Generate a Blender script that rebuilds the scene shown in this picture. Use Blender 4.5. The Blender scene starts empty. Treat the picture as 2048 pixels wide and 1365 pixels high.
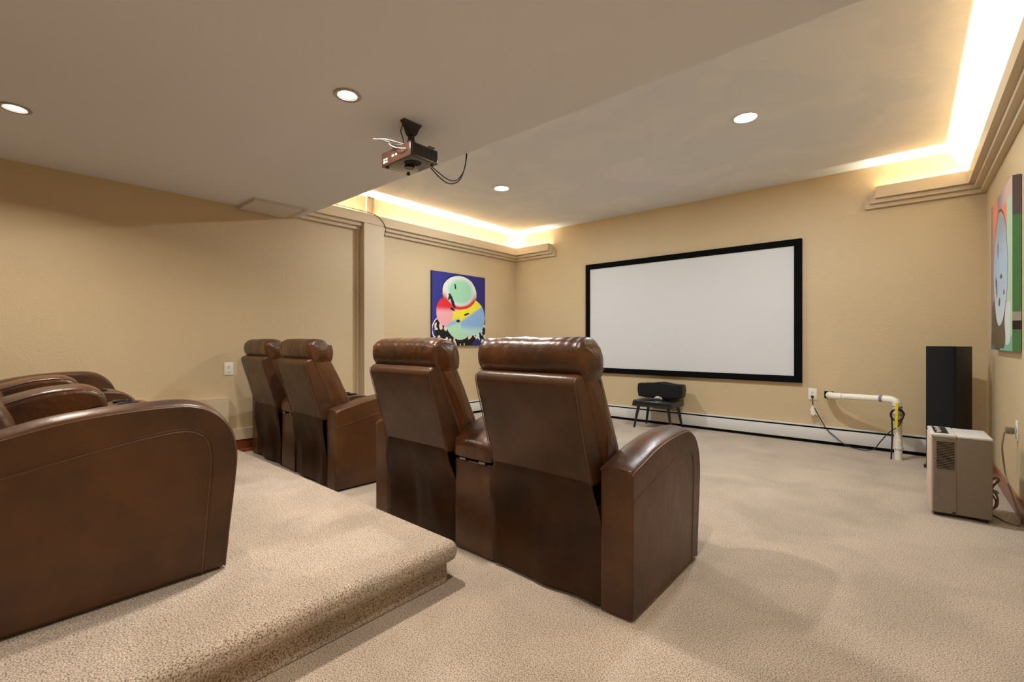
import bpy, bmesh, math, random
from mathutils import Vector, noise as mnoise

# ------------------------------------------------------------------ camera, world, exposure
S = bpy.context.scene
COL = S.collection
cd = bpy.data.cameras.new('camera')
cd.sensor_fit = 'HORIZONTAL'; cd.sensor_width = 36.0
cd.lens = 917.3 / 2048 * 36.0
cd.clip_start = 0.02; cd.clip_end = 60
cam = bpy.data.objects.new('camera', cd); COL.objects.link(cam)
cam.location = (0, 0, 1.1)
cam.rotation_euler = (math.radians(90), 0, math.radians(40.80))
S.camera = cam
w = bpy.data.worlds.new('world'); S.world = w; w.use_nodes = True
w.node_tree.nodes['Background'].inputs[0].default_value = (0.5, 0.45, 0.4, 1)
w.node_tree.nodes['Background'].inputs[1].default_value = 0.05
S.view_settings.view_transform = 'Standard'
S.view_settings.look = 'None'
S.view_settings.gamma = 1
S.view_settings.use_curve_mapping = False
S.view_settings.exposure = 0.47
S.cycles.use_denoising = True
S.cycles.max_bounces = 10
S.cycles.diffuse_bounces = 8
S.cycles.glossy_bounces = 4
S.cycles.sample_clamp_indirect = 6

L, R, D, BK = -5.037, 0.536, 5.923, -2.7      # left wall, right wall, screen wall, back wall
HL, HU, YB = 2.443, 2.875, 2.27               # low ceiling, raised ceiling, where they meet
PZ = 0.19                                     # platform height
# recessed lamps: (x, y, z, ring radius, watts, colour)
WARM = (1.0, 0.89, 0.77); COOL = (0.92, 0.97, 1.0)
LOW = [(-2.314, 1.307, 27), (-3.892, 0.129, 17), (-0.62, 0.95, 14), (-2.2, -1.2, 9), (-0.4, -1.3, 8)]  # first pair in view; the rest are unseen lamps added as fill light
UP = [(-0.973, 3.956, 34), (-3.563, 3.942, 34)]
COVE_W = 10.0                                  # watts per metre of cove strip
COVE_COL = (1.0, 0.88, 0.64)

def area(name, loc, sx, sy, watts, col, rot=(0, 0, 0), shape='RECTANGLE', spread=180):
    l = bpy.data.lights.new(name, 'AREA'); l.shape = shape; l.size = sx
    if shape == 'RECTANGLE': l.size_y = sy
    l.energy = watts; l.color = col; l.spread = math.radians(spread)
    o = bpy.data.objects.new(name, l); o.location = loc; o.rotation_euler = rot; COL.objects.link(o)
    return o
for (x, y, e) in LOW:
    area('downlight_beam', (x, y, HL - .004), .10, 0, e, WARM, shape='DISK', spread=150)
for (x, y, e) in UP:
    area('downlight_beam', (x, y, HU - .012), .15, 0, e, COOL, shape='DISK')
UPR = (math.pi, 0, 0)
def cove(x0, x1, y0, y1):
    ln = max(x1 - x0, y1 - y0)
    area('cove_strip_light', ((x0 + x1) / 2, (y0 + y1) / 2, 2.506), x1 - x0, y1 - y0, COVE_W * ln, COVE_COL, UPR)
cove(L + .02, L + .04, YB + .1, D - .05)
cove(R - .04, R - .02, YB + .1, D - .05)
cove(L + .05, -4.28, D - .04, D - .02)
cove(-.22, R - .05, D - .04, D - .02)

# ------------------------------------------------------------------ materials
def nd(nt, t, **k):
    n = nt.nodes.new(t)
    for a, b in k.items(): setattr(n, a, b)
    return n
def mat(name, col, rough=.6, spec=.5, metal=0, col2=None, cscale=6, cmin=.35, cmax=.65, bump=0, bscale=60, bdist=.002,
        bump2=0, bscale2=8, bdist2=.01, emit=None, estr=0, detail=4, stretch=None, coat=0, rough2=None, sheen=0):
    m = bpy.data.materials.new(name); m.use_nodes = True; nt = m.node_tree
    b = nt.nodes['Principled BSDF']
    b.inputs['Base Color'].default_value = (*col, 1); b.inputs['Roughness'].default_value = rough
    b.inputs['Specular IOR Level'].default_value = spec; b.inputs['Metallic'].default_value = metal
    if coat: b.inputs['Coat Weight'].default_value = coat; b.inputs['Coat Roughness'].default_value = .15
    if sheen: b.inputs['Sheen Weight'].default_value = sheen
    if emit: b.inputs['Emission Color'].default_value = (*emit, 1); b.inputs['Emission Strength'].default_value = estr
    tc = nd(nt, 'ShaderNodeTexCoord'); vec = tc.outputs['Object']
    if stretch:
        mp = nd(nt, 'ShaderNodeMapping'); mp.inputs['Scale'].default_value = stretch
        nt.links.new(vec, mp.inputs[0]); vec = mp.outputs[0]
    if col2 or rough2 is not None:
        n = nd(nt, 'ShaderNodeTexNoise'); n.inputs['Scale'].default_value = cscale; n.inputs['Detail'].default_value = detail
        nt.links.new(vec, n.inputs['Vector'])
        mr = nd(nt, 'ShaderNodeMapRange'); mr.inputs[1].default_value = cmin; mr.inputs[2].default_value = cmax
        nt.links.new(n.outputs['Fac'], mr.inputs[0])
        if col2:
            mx = nd(nt, 'ShaderNodeMix', data_type='RGBA')
            mx.inputs['A'].default_value = (*col, 1); mx.inputs['B'].default_value = (*col2, 1)
            nt.links.new(mr.outputs[0], mx.inputs['Factor']); nt.links.new(mx.outputs['Result'], b.inputs['Base Color'])
        if rough2 is not None:
            m2 = nd(nt, 'ShaderNodeMapRange'); m2.inputs[3].default_value = rough; m2.inputs[4].default_value = rough2
            nt.links.new(mr.outputs[0], m2.inputs[0]); nt.links.new(m2.outputs[0], b.inputs['Roughness'])
    prev = None
    for (st, sc, ds) in ((bump, bscale, bdist), (bump2, bscale2, bdist2)):
        if st:
            n = nd(nt, 'ShaderNodeTexNoise'); n.inputs['Scale'].default_value = sc; n.inputs['Detail'].default_value = 3
            nt.links.new(vec, n.inputs['Vector'])
            bp = nd(nt, 'ShaderNodeBump'); bp.inputs['Strength'].default_value = st; bp.inputs['Distance'].default_value = ds
            nt.links.new(n.outputs['Fac'], bp.inputs['Height'])
            if prev: nt.links.new(prev, bp.inputs['Normal'])
            prev = bp.outputs[0]
    if prev: nt.links.new(prev, b.inputs['Normal'])
    return m

M = {}
M['wall'] = mat('tan_orange_peel_paint', (.60, .475, .295), .5, .4, bump=.6, bscale=85, bdist=.0045, col2=(.575, .455, .278), cscale=1.2)
M['trimpaint'] = mat('tan_trim_paint', (.61, .50, .345), .5, .35)
M['white_trim'] = mat('pale_trim_paint', (.66, .57, .43), .5, .35)
M['lowceil'] = mat('warm_grey_ceiling_paint', (.75, .775, .83), .8, .2, bump=.3, bscale=70, bdist=.002)
M['heater'] = mat('white_heater_enamel', (.70, .70, .68), .4, .4)
M['white'] = mat('white_plastic', (.82, .79, .72), .35, .5)
M['pvc'] = mat('white_pvc', (.86, .82, .73), .35, .5)
M['purple'] = mat('purple_primer', (.25, .17, .26), .5)
M['black'] = mat('black_plastic', (.012, .012, .012), .45, .4)
M['cablelight'] = mat('pale_brown_cable', (.42, .34, .28), .4, .5)
M['dark'] = mat('black_void', (.004, .004, .004), .9, .1)
M['screenframe'] = mat('black_velvet_frame', (.004, .004, .004), .95, .1)
M['screen'] = mat('grey_white_projection_fabric', (.66, .67, .685), .75, .2)
M['leather'] = mat('dark_brown_leather', (.092, .036, .0105), .33, .45, col2=(.031, .013, .0055), cscale=4, cmin=.3, cmax=.72, detail=6,
                   bump=.25, bscale=260, bdist=.0006, bump2=.5, bscale2=11, bdist2=.006, rough2=.42)
M['leather2'] = mat('crumpled_brown_leather', (.115, .041, .011), .25, .5, col2=(.034, .0145, .006), cscale=5, cmin=.3, cmax=.72, detail=6,
                    bump=.25, bscale=240, bdist=.0006, bump2=.5, bscale2=22, bdist2=.006, rough2=.4)
M['stitch'] = mat('leather_piping', (.11, .05, .025), .4, .5)
M['blackcloth'] = mat('black_dust_cloth', (.006, .005, .005), .9, .1)
M['chrome'] = mat('brushed_metal', (.32, .31, .30), .38, .5, metal=1)
M['blackvinyl'] = mat('black_vinyl', (.012, .012, .012), .25, .5)
M['grille'] = mat('black_speaker_cloth', (.012, .012, .0125), .85, .2, bump=.5, bscale=500, bdist=.001)
M['speakerside'] = mat('black_ash_vinyl', (.010, .010, .0095), .55, .35, bump=.2, bscale=150, bdist=.001)
M['dehum'] = mat('grey_taupe_plastic', (.20, .165, .13), .5, .4, col2=(.19, .155, .12), cscale=30)
M['dehumfront'] = mat('pale_front_plastic', (.62, .50, .40), .45, .4)
M['dehumtop'] = mat('pale_grey_top_plastic', (.58, .57, .55), .35, .5)
M['cord'] = mat('black_cord', (.015, .014, .013), .5, .4)
M['greycord'] = mat('taupe_cord', (.22, .17, .12), .5, .4)
M['yellow'] = mat('yellow_tie', (.80, .62, .03), .4, .5)
M['wood'] = mat('cherry_wood', (.30, .105, .045), .35, .5, col2=(.20, .062, .026), cscale=3, stretch=(14, 1, 14), bump=.1, bscale=30)
M['woodL'] = mat('cherry_wood_dark', (.24, .065, .022), .35, .5, col2=(.09, .022, .008), cscale=4, stretch=(3, 1, 40))
M['projector'] = mat('glossy_black_brown_plastic', (.030, .014, .009), .16, .6, coat=.4)
M['mount'] = mat('black_powdercoat', (.022, .012, .009), .35, .5)
M['ring'] = mat('white_downlight_trim', (.72, .70, .67), .4, .4)
M['baffle'] = mat('grey_downlight_reflector', (.42, .38, .34), .35, .5, metal=.3)
M['lens_warm'] = mat('glowing_warm_bulb', (.9, .9, .9), .5, emit=(1, .93, .82), estr=14)
M['lens_cool'] = mat('glowing_lamp_lens', (.9, .9, .9), .5, emit=(1, .98, .95), estr=12)
M['panelpaint'] = mat('access_panel_paint', (.66, .62, .58), .7, .25)
M['canvas_edge'] = mat('dark_navy_canvas_edge', (.02, .015, .05), .6, .3)

# carpet: two-tone speckled pile
def carpet(name, base, fleck, light):
    m = bpy.data.materials.new(name); m.use_nodes = True; nt = m.node_tree; b = nt.nodes['Principled BSDF']
    b.inputs['Roughness'].default_value = 1; b.inputs['Specular IOR Level'].default_value = .05
    b.inputs['Sheen Weight'].default_value = .25; b.inputs['Sheen Roughness'].default_value = .6
    tc = nd(nt, 'ShaderNodeTexCoord')
    n1 = nd(nt, 'ShaderNodeTexNoise'); n1.inputs['Scale'].default_value = 210; n1.inputs['Detail'].default_value = 2.5; n1.inputs['Roughness'].default_value = .6
    n2 = nd(nt, 'ShaderNodeTexNoise'); n2.inputs['Scale'].default_value = 2.2; n2.inputs['Detail'].default_value = 5; n2.inputs['Distortion'].default_value = .6
    for n in (n1, n2): nt.links.new(tc.outputs['Object'], n.inputs['Vector'])
    r1 = nd(nt, 'ShaderNodeMapRange'); r1.inputs[1].default_value = .40; r1.inputs[2].default_value = .60
    nt.links.new(n1.outputs['Fac'], r1.inputs[0])
    cr = nd(nt, 'ShaderNodeValToRGB'); e = cr.color_ramp.elements
    e[0].position = 0; e[0].color = (*fleck, 1); e[1].position = 1; e[1].color = (*light, 1)
    q = e.new(.38); q.color = (*base, 1)
    nt.links.new(r1.outputs[0], cr.inputs[0])
    r2 = nd(nt, 'ShaderNodeMapRange'); r2.inputs[1].default_value = .35; r2.inputs[2].default_value = .65; r2.inputs[3].default_value = .84; r2.inputs[4].default_value = 1.08
    nt.links.new(n2.outputs['Fac'], r2.inputs[0])
    mx = nd(nt, 'ShaderNodeMix', data_type='RGBA', blend_type='MULTIPLY'); mx.inputs['Factor'].default_value = 1
    nt.links.new(cr.outputs[0], mx.inputs['A']); nt.links.new(r2.outputs[0], mx.inputs['B'])
    nt.links.new(mx.outputs['Result'], b.inputs['Base Color'])
    bp = nd(nt, 'ShaderNodeBump'); bp.inputs['Strength'].default_value = .9; bp.inputs['Distance'].default_value = .006
    nt.links.new(n1.outputs['Fac'], bp.inputs['Height']); nt.links.new(bp.outputs[0], b.inputs['Normal'])
    return m
M['carpet'] = carpet('beige_speckled_carpet', (.44, .355, .27), (.165, .118, .078), (.60, .51, .41))

# raised ceiling: smooth paint with patches of rough trowelled texture
def upceil():
    m = bpy.data.materials.new('patched_ceiling_plaster'); m.use_nodes = True; nt = m.node_tree; b = nt.nodes['Principled BSDF']
    b.inputs['Roughness'].default_value = .6; b.inputs['Specular IOR Level'].default_value = .35
    tc = nd(nt, 'ShaderNodeTexCoord')
    big = nd(nt, 'ShaderNodeTexNoise'); big.inputs['Scale'].default_value = 1.3; big.inputs['Detail'].default_value = 6; big.inputs['Distortion'].default_value = 1.2
    fine = nd(nt, 'ShaderNodeTexNoise'); fine.inputs['Scale'].default_value = 55; fine.inputs['Detail'].default_value = 4
    for n in (big, fine): nt.links.new(tc.outputs['Object'], n.inputs['Vector'])
    mr = nd(nt, 'ShaderNodeMapRange'); mr.inputs[1].default_value = .47; mr.inputs[2].default_value = .56
    nt.links.new(big.outputs['Fac'], mr.inputs[0])
    mu = nd(nt, 'ShaderNodeMath', operation='MULTIPLY'); nt.links.new(mr.outputs[0], mu.inputs[0]); nt.links.new(fine.outputs['Fac'], mu.inputs[1])
    bp = nd(nt, 'ShaderNodeBump'); bp.inputs['Strength'].default_value = .8; bp.inputs['Distance'].default_value = .006
    nt.links.new(mu.outputs[0], bp.inputs['Height']); nt.links.new(bp.outputs[0], b.inputs['Normal'])
    mx = nd(nt, 'ShaderNodeMix', data_type='RGBA'); mx.inputs['A'].default_value = (.71, .745, .80, 1); mx.inputs['B'].default_value = (.76, .785, .83, 1)  # patches tinted lighter, standing in for grazing light on the relief
    nt.links.new(mr.outputs[0], mx.inputs['Factor']); nt.links.new(mx.outputs['Result'], b.inputs['Base Color'])
    return m
M['upceil'] = upceil()
def attrmat():
    m = bpy.data.materials.new('printed_canvas'); m.use_nodes = True; nt = m.node_tree; b = nt.nodes['Principled BSDF']
    b.inputs['Roughness'].default_value = .45; b.inputs['Specular IOR Level'].default_value = .3
    a = nd(nt, 'ShaderNodeAttribute', attribute_name='print'); nt.links.new(a.outputs['Color'], b.inputs['Base Color'])
    return m
M['print'] = attrmat()

# ------------------------------------------------------------------ helpers
def link(name, me, m=None, parent=None, smooth=40):
    if m is not None and not me.materials: me.materials.append(m)
    if smooth:
        me.polygons.foreach_set('use_smooth', [True] * len(me.polygons)); me.set_sharp_from_angle(angle=math.radians(smooth))
    o = bpy.data.objects.new(name, me); COL.objects.link(o)
    if parent is not None: o.parent = parent
    return o
def from_bm(name, bm, m, parent=None, smooth=40):
    bmesh.ops.recalc_face_normals(bm, faces=bm.faces)
    me = bpy.data.meshes.new(name); bm.to_mesh(me); bm.free()
    return link(name, me, m, parent, smooth)
def thing(name, label, cat, loc=(0, 0, 0), rz=0, group=None):
    o = bpy.data.objects.new(name, None); COL.objects.link(o); o.empty_display_size = .1
    o.location = loc; o.rotation_euler = (0, 0, rz); tag(o, label, cat, group); return o
def tag(o, label, cat, group=None):
    o['label'] = label; o['category'] = cat
    if group: o['group'] = group
    return o
def struct(o):
    o['kind'] = 'structure'; return o
def bm_box(bm, x0, x1, y0, y1, z0, z1, bev=0, seg=3):
    r = bmesh.ops.create_cube(bm, size=1); vs = r['verts']
    for v in vs:
        v.co = Vector((x0 + (v.co.x + .5) * (x1 - x0), y0 + (v.co.y + .5) * (y1 - y0), z0 + (v.co.z + .5) * (z1 - z0)))
    if bev:
        es = list({e for v in vs for e in v.link_edges})
        bmesh.ops.bevel(bm, geom=es, offset=bev, segments=seg, affect='EDGES', profile=.5)
def box(name, x0, x1, y0, y1, z0, z1, m, parent=None, bev=0, seg=3):
    bm = bmesh.new(); bm_box(bm, x0, x1, y0, y1, z0, z1, bev, seg); return from_bm(name, bm, m, parent)
def cat(pts, n=6, closed=False):
    P = [Vector(p) for p in pts]; out = []; N = len(P)
    for i in range(N if closed else N - 1):
        if closed: a, b, c, d = P[i - 1], P[i], P[(i + 1) % N], P[(i + 2) % N]
        else: a, b, c, d = P[max(i - 1, 0)], P[i], P[i + 1], P[min(i + 2, N - 1)]
        for k in range(n):
            t = k / n
            out.append(.5 * ((2 * b) + (c - a) * t + (2 * a - 5 * b + 4 * c - d) * t * t + (3 * b - a - 3 * c + d) * t ** 3))
    if not closed: out.append(P[-1])
    return out
def bm_tube(bm, pts, r, n=10, closed=False):
    P = [Vector(p) for p in pts]; N = len(P); rings = []; up = None
    for i in range(N):
        if closed: t = P[(i + 1) % N] - P[i - 1]
        else: t = P[min(i + 1, N - 1)] - P[max(i - 1, 0)]
        t.normalize()
        if up is None: up = t.orthogonal().normalized()
        up = (up - t * up.dot(t)); up = up.normalized() if up.length > 1e-6 else t.orthogonal().normalized()
        s = t.cross(up); rr = r[i] if isinstance(r, (list, tuple)) else r
        rings.append([bm.verts.new(P[i] + (up * math.cos(a) + s * math.sin(a)) * rr) for a in [2 * math.pi * k / n for k in range(n)]])
    for i in range(N if closed else N - 1):
        A, B = rings[i], rings[(i + 1) % N]
        for k in range(n): bm.faces.new((A[k], A[(k + 1) % n], B[(k + 1) % n], B[k]))
    if not closed:
        bm.faces.new(rings[0]); bm.faces.new(rings[-1])
def tube(name, pts, r, m, parent=None, n=10, closed=False, smooth=0):
    if smooth: pts = cat(pts, smooth, closed)
    bm = bmesh.new(); bm_tube(bm, pts, r, n, closed); return from_bm(name, bm, m, parent, 60)
def bm_lathe(bm, prof, c=(0, 0, 0), n=32, cap=True):
    rings = []
    for (r, z) in prof: rings.append([bm.verts.new((c[0] + r * math.cos(2 * math.pi * k / n), c[1] + r * math.sin(2 * math.pi * k / n), c[2] + z)) for k in range(n)])
    for A, B in zip(rings, rings[1:]):
        for k in range(n): bm.faces.new((A[k], A[(k + 1) % n], B[(k + 1) % n], B[k]))
    if cap:
        bm.faces.new(rings[0]); bm.faces.new(rings[-1])
def lathe(name, prof, m, parent=None, c=(0, 0, 0), n=32, cap=True):
    bm = bmesh.new(); bm_lathe(bm, prof, c, n, cap); return from_bm(name, bm, m, parent, 50)
def slab(name, prof, x0, x1, m, parent=None, r=.015, crown=0.0, puff=0.0, nmid=8, axis='x', disp=None, seg=5):
    """side profile (a, z) swept across x (or y) with rounded rims; crown lifts the middle, puff swells it, disp(co)->offset along normal"""
    P = [Vector((p[0], p[1])) for p in prof]; N = len(P)
    area2 = sum(P[i].x * P[(i + 1) % N].y - P[(i + 1) % N].x * P[i].y for i in range(N))
    nor = []
    for i in range(N):
        a = (P[i] - P[i - 1]); b = (P[(i + 1) % N] - P[i])
        a = a.normalized() if a.length > 1e-9 else b.normalized(); b = b.normalized() if b.length > 1e-9 else a
        t = (a + b); t = t.normalized() if t.length > 1e-6 else a
        k = 1 / max(.5, t.dot(b)); n = Vector((t.y, -t.x)) * k
        nor.append(n if area2 > 0 else -n)
    st = []
    for k in range(seg + 1):
        th = math.pi / 2 * k / seg; st.append((r * (1 - math.cos(th)), r * (1 - math.sin(th))))
    xs = [(x0 + d, i) for d, i in st] + [(x0 + r + (x1 - x0 - 2 * r) * k / nmid, 0) for k in range(1, nmid)] + [(x1 - d, i) for d, i in reversed(st)]
    bm = bmesh.new(); rings = []
    for (x, ins) in xs:
        s = 1 - (2 * (x - x0) / (x1 - x0) - 1) ** 2; ring = []
        for p, n in zip(P, nor):
            nn = n.normalized(); off = -ins * n + nn * (puff * s) + nn * (crown * s * max(0, nn.y))
            q = p + off; co = Vector((x, q.x, q.y)) if axis == 'x' else Vector((q.x, x, q.y))
            if disp:
                dv = disp(co); co += (Vector((0, nn.x, nn.y)) if axis == 'x' else Vector((nn.x, 0, nn.y))) * dv
            ring.append(bm.verts.new(co))
        rings.append(ring)
    for A, B in zip(rings, rings[1:]):
        for k in range(N): bm.faces.new((A[k], A[(k + 1) % N], B[(k + 1) % N], B[k]))
    for ring in (rings[0], rings[-1]):
        if puff:                                     # softly domed ends
            c = sum((v.co for v in ring), Vector()) / N; sg = -1 if ring is rings[0] else 1
            ax = Vector((1, 0, 0)) if axis == 'x' else Vector((0, 1, 0)); last = ring
            for f_, d_ in ((.75, .5), (.45, .85), (.2, 1)):
                nr = [bm.verts.new(c + (v.co - c) * f_ + ax * sg * d_ * r * .6) for v in ring]
                for k in range(N): bm.faces.new((last[k], last[(k + 1) % N], nr[(k + 1) % N], nr[k]))
                last = nr
            bm.faces.new(last)
        else: bm.faces.new(ring)
    o = from_bm(name, bm, m, parent, 45)
    for p in o.data.polygons:
        if len(p.vertices) > 8: p.use_smooth = False
    return o
def rnd(prof, n=5, rad=.02):
    """round the corners of a polygon: each point may carry its own radius"""
    P = [(Vector((p[0], p[1])), p[2] if len(p) > 2 else rad) for p in prof]; out = []; N = len(P)
    for i in range(N):
        c, r0 = P[i]; a = P[i - 1][0] - c; b = P[(i + 1) % N][0] - c
        d = min(r0, a.length * .45, b.length * .45)
        if d < 1e-4: out.append(c); continue
        p, q = c + a.normalized() * d, c + b.normalized() * d
        for k in range(n + 1):
            t = k / n; out.append((1 - t) ** 2 * p + 2 * t * (1 - t) * c + t * t * q)
    return out

# ------------------------------------------------------------------ room shell
T = .12
def shell(name, x0, x1, y0, y1, z0, z1, m): return struct(box(name, x0, x1, y0, y1, z0, z1, m))
shell('floor', L - T, R + T, BK - T, D + T, -.1, 0, M['carpet'])
shell('wall_left', L - T, L, BK - T, D + T, 0, HU + .1, M['wall'])
shell('wall_right', R, R + T, BK - T, D + T, 0, HU + .1, M['wall'])
shell('wall_screen', L, R, D, D + T, 0, HU + .1, M['wall'])
shell('wall_back', L, R, BK - T, BK, 0, HU + .1, M['wall'])

def ceiling_plate(name, x0, x1, y0, y1, z, th, holes, m):
    bm = bmesh.new(); es = []
    def loop(pts):
        vs = [bm.verts.new((p[0], p[1], z)) for p in pts]
        for i in range(len(vs)): es.append(bm.edges.new((vs[i], vs[(i + 1) % len(vs)])))
        return vs
    out = loop([(x0, y0), (x1, y0), (x1, y1), (x0, y1)]); hl = []
    for (x, y, r) in holes: hl.append((loop([(x + r * math.cos(a * math.pi / 16), y + r * math.sin(a * math.pi / 16)) for a in range(32)])))
    bmesh.ops.triangle_fill(bm, use_beauty=True, edges=es)
    tops = [bm.verts.new((v.co.x, v.co.y, z + th)) for v in out]
    for i in range(4): bm.faces.new((out[i], out[(i + 1) % 4], tops[(i + 1) % 4], tops[i]))
    bm.faces.new(tops)
    for h in hl:                                     # the lamp recesses go up into the slab
        t2 = [bm.verts.new((v.co.x, v.co.y, z + .075)) for v in h]
        for i in range(32): bm.faces.new((h[i], h[(i + 1) % 32], t2[(i + 1) % 32], t2[i]))
        bm.faces.new(t2)
    me = bpy.data.meshes.new(name); bm.to_mesh(me); bm.free(); return struct(link(name, me, m, None, 30))
ceiling_plate('ceiling', L, R, BK, YB, HL, HU - HL - .002, [(x, y, .052) for x, y, e in LOW], M['lowceil'])
ceiling_plate('ceiling', L, R, YB, D, HU, .1, [], M['upceil'])

# carpeted platform with a soft bullnose edge over its riser
bm = bmesh.new()
bm_box(bm, L, -1.55, BK, 1.435, .095, PZ, .042, 5)
bm_box(bm, L, -1.592, BK, 1.392, 0, .15, .004, 1)
pf = struct(from_bm('platform', bm, M['carpet'])); 
pf['label'] = 'carpeted seating platform with soft rounded step edge'

# stepped cove crown: three nested boards, each longer than the one in front of it
def crown(name, along, a, b, wallpos, sgn, cut_a, cut_b):
    """one stepped trough section run along x or y; each end is 'sq' (square), 'mi' (mitred into the corner) or a step length"""
    prof = [(.0005, 2.440), (.041, 2.440), (.041, 2.480), (.082, 2.480), (.082, 2.521), (.123, 2.521), (.123, 2.633), (.111, 2.633), (.111, 2.536), (.070, 2.536), (.070, 2.500), (.0005, 2.500)]
    bm = bmesh.new()
    def P(t, p, z): q = wallpos + sgn * p; return bm.verts.new((t, q, z) if along == 'x' else (q, t, z))
    sa = a if isinstance(cut_a, str) else a + 2 * cut_a; sb = b if isinstance(cut_b, str) else b - 2 * cut_b
    A = [P(sa + (p if cut_a == 'mi' else 0), p, z) for p, z in prof]; B = [P(sb - (p if cut_b == 'mi' else 0), p, z) for p, z in prof]
    n = len(prof)
    for i in range(n): bm.faces.new((A[i], A[(i + 1) % n], B[(i + 1) % n], B[i]))
    bm.faces.new(A); bm.faces.new(B)
    def blk(t0, t1, pr):
        A = [P(t0, p, z) for p, z in pr]; B = [P(t1, p, z) for p, z in pr]; n = len(pr)
        for i in range(n): bm.faces.new((A[i], A[(i + 1) % n], B[(i + 1) % n], B[i]))
        bm.faces.new(A); bm.faces.new(B)
    for c, e, sg in ((cut_a, a, 1), (cut_b, b, -1)):     # staircase end that closes the trough
        if not isinstance(c, str):
            blk(e + sg * 2 * c, e + sg * (2 * c + .012), [(.0008, 2.5005), (.070, 2.5005), (.0705, 2.5365), (.1105, 2.5365), (.1105, 2.6325), (.0008, 2.6325)])
            blk(e + sg * c, e + sg * 2 * c, [(.0005, 2.440), (.041, 2.440), (.041, 2.480), (.082, 2.480), (.082, 2.590), (.0005, 2.590)])
            blk(e, e + sg * c, [(.0005, 2.440), (.041, 2.440), (.041, 2.540), (.0005, 2.540)])
    return struct(from_bm(name, bm, M['trimpaint'], None, 30))
crown('trim_1', 'y', YB + .002, D, L, 1, 'sq', 'mi')
crown('trim_2', 'x', L, -4.193, D, -1, 'mi', .034)
crown('trim_3', 'x', -.33, R, D, -1, .042, 'mi')
crown('trim_4', 'y', YB + .002, D, R, -1, 'sq', 'mi')

# column on the left wall and small strip beside it
bm = bmesh.new(); bm_box(bm, L, L + .1185, 2.995, 3.275, 0, 2.5195, .002, 1); bm_box(bm, L, L + .018, 2.955, 2.995, 0, 2.44)
struct(from_bm('trim_5', bm, M['trimpaint']))
bm = bmesh.new()                                    # little framed niche strip above the cove
bm_box(bm, L, L + .03, 3.085, 3.103, 2.645, 2.875); bm_box(bm, L, L + .03, 3.185, 3.203, 2.645, 2.875)
struct(from_bm('trim_6', bm, M['trimpaint']))
# boxed-out ledge and low casing on the left wall behind the platform
struct(box('trim_7', L, L + .07, BK, 1.569, 0, .556, M['trimpaint'], bev=.003, seg=1))
struct(box('trim_8', L, L + .035, 1.569, 2.955, .122, .235, M['trimpaint'], bev=.003, seg=1))
struct(box('baseboard_left', L, L + .022, 1.569, 2.995, 0, .12, M['woodL'], bev=.003, seg=1))
struct(box('baseboard_left', L, L + .05, 1.62, 2.9, 0, .028, M['woodL'], bev=.006, seg=2))
struct(box('baseboard_right', R - .018, R, BK, D, 0, .102, M['wood'], bev=.004, seg=2))
struct(box('baseboard_screen', .40, R - .018, D - .018, D, 0, .102, M['wood'], bev=.004, seg=2))

# ------------------------------------------------------------------ baseboard heaters
def heater(along, a, b, wp, sg, label):
    def bx(bm, d0, d1, z0, z1, bev=0, a_=a, b_=b):
        lo, hi = sorted((wp + sg * d0, wp + sg * d1))
        if along == 'x': bm_box(bm, a_, b_, lo, hi, z0, z1, bev, 2)
        else: bm_box(bm, lo, hi, a_, b_, z0, z1, bev, 2)
    t = thing('baseboard_heater', label, 'heater')
    bm = bmesh.new(); bx(bm, .052, .060, .034, .163, .002); from_bm('front_panel', bm, M['heater'], t)
    bm = bmesh.new(); bx(bm, .001, .050, .178, .190, .003); bx(bm, .001, .01, .02, .18); from_bm('top_cover', bm, M['heater'], t)
    bm = bmesh.new(); bx(bm, .008, .050, .004, .175); from_bm('fin_core', bm, M['dark'], t)
    for e in (a, b):
        bm = bmesh.new(); e0, e1 = (e, e + .012) if e == a else (e - .012, e)
        bx(bm, .001, .062, .002, .189, .002, e0, e1); from_bm('end_cap', bm, M['heater'], t)
    return t
heater('x', L + .07, .395, D, -1, 'long white baseboard heater along the wall below the projection screen')
heater('y', 3.29, D - .065, L, 1, 'white baseboard heater on the left wall under the blue framed artwork')

# ------------------------------------------------------------------ recessed lamps
def lamp(x, y, z, rr, warm, label):
    t = thing('recessed_ceiling_light', label, 'light', (x, y, z), 0, 'recessed ceiling lights')
    if warm:
        lathe('trim_ring', [(.048, -.001), (.070, -.001), (.072, -.004), (.068, -.008), (.052, -.006), (.049, -.002)], M['baffle'], t, cap=False)
        lathe('baffle', [(.0505, -.002), (.048, .012), (.044, .03), (.040, .045), (.0405, .046), (.0505, .0)], M['baffle'], t, cap=False)
        lathe('bulb', [(.002, .014), (.022, .014), (.034, .018), (.037, .024), (.037, .05)], M['lens_warm'], t)
    else:
        lathe('trim_ring', [(.080, -.001), (.098, -.001), (.100, -.005), (.095, -.010), (.082, -.010), (.079, -.004)], M['ring'], t, cap=False)
        lathe('lens', [(.002, -.011), (.06, -.0105), (.081, -.008), (.081, -.001)], M['lens_cool'], t)
    return t
ll = ['recessed spotlight with a dark ring in the low ceiling left of the projector', 'recessed spotlight with a dark ring at the far left edge of the low ceiling']
for i, (x, y, e) in enumerate(LOW[:2]): lamp(x, y, HL, .07, True, ll[i])
for i, (x, y, e) in enumerate(LOW[2:]): lamp(x, y, HL, .07, True, ['recessed spotlight in the low ceiling above the camera near the right wall', 'recessed spotlight in the low ceiling behind the camera on the left', 'recessed spotlight in the low ceiling behind the camera on the right'][i])  # out-of-view lamps, added for extra light on the seats and room
lu = ['bright flush round light on the raised ceiling at the right, above the projection screen', 'smaller-looking flush round light on the raised ceiling near the left cove corner']
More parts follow.
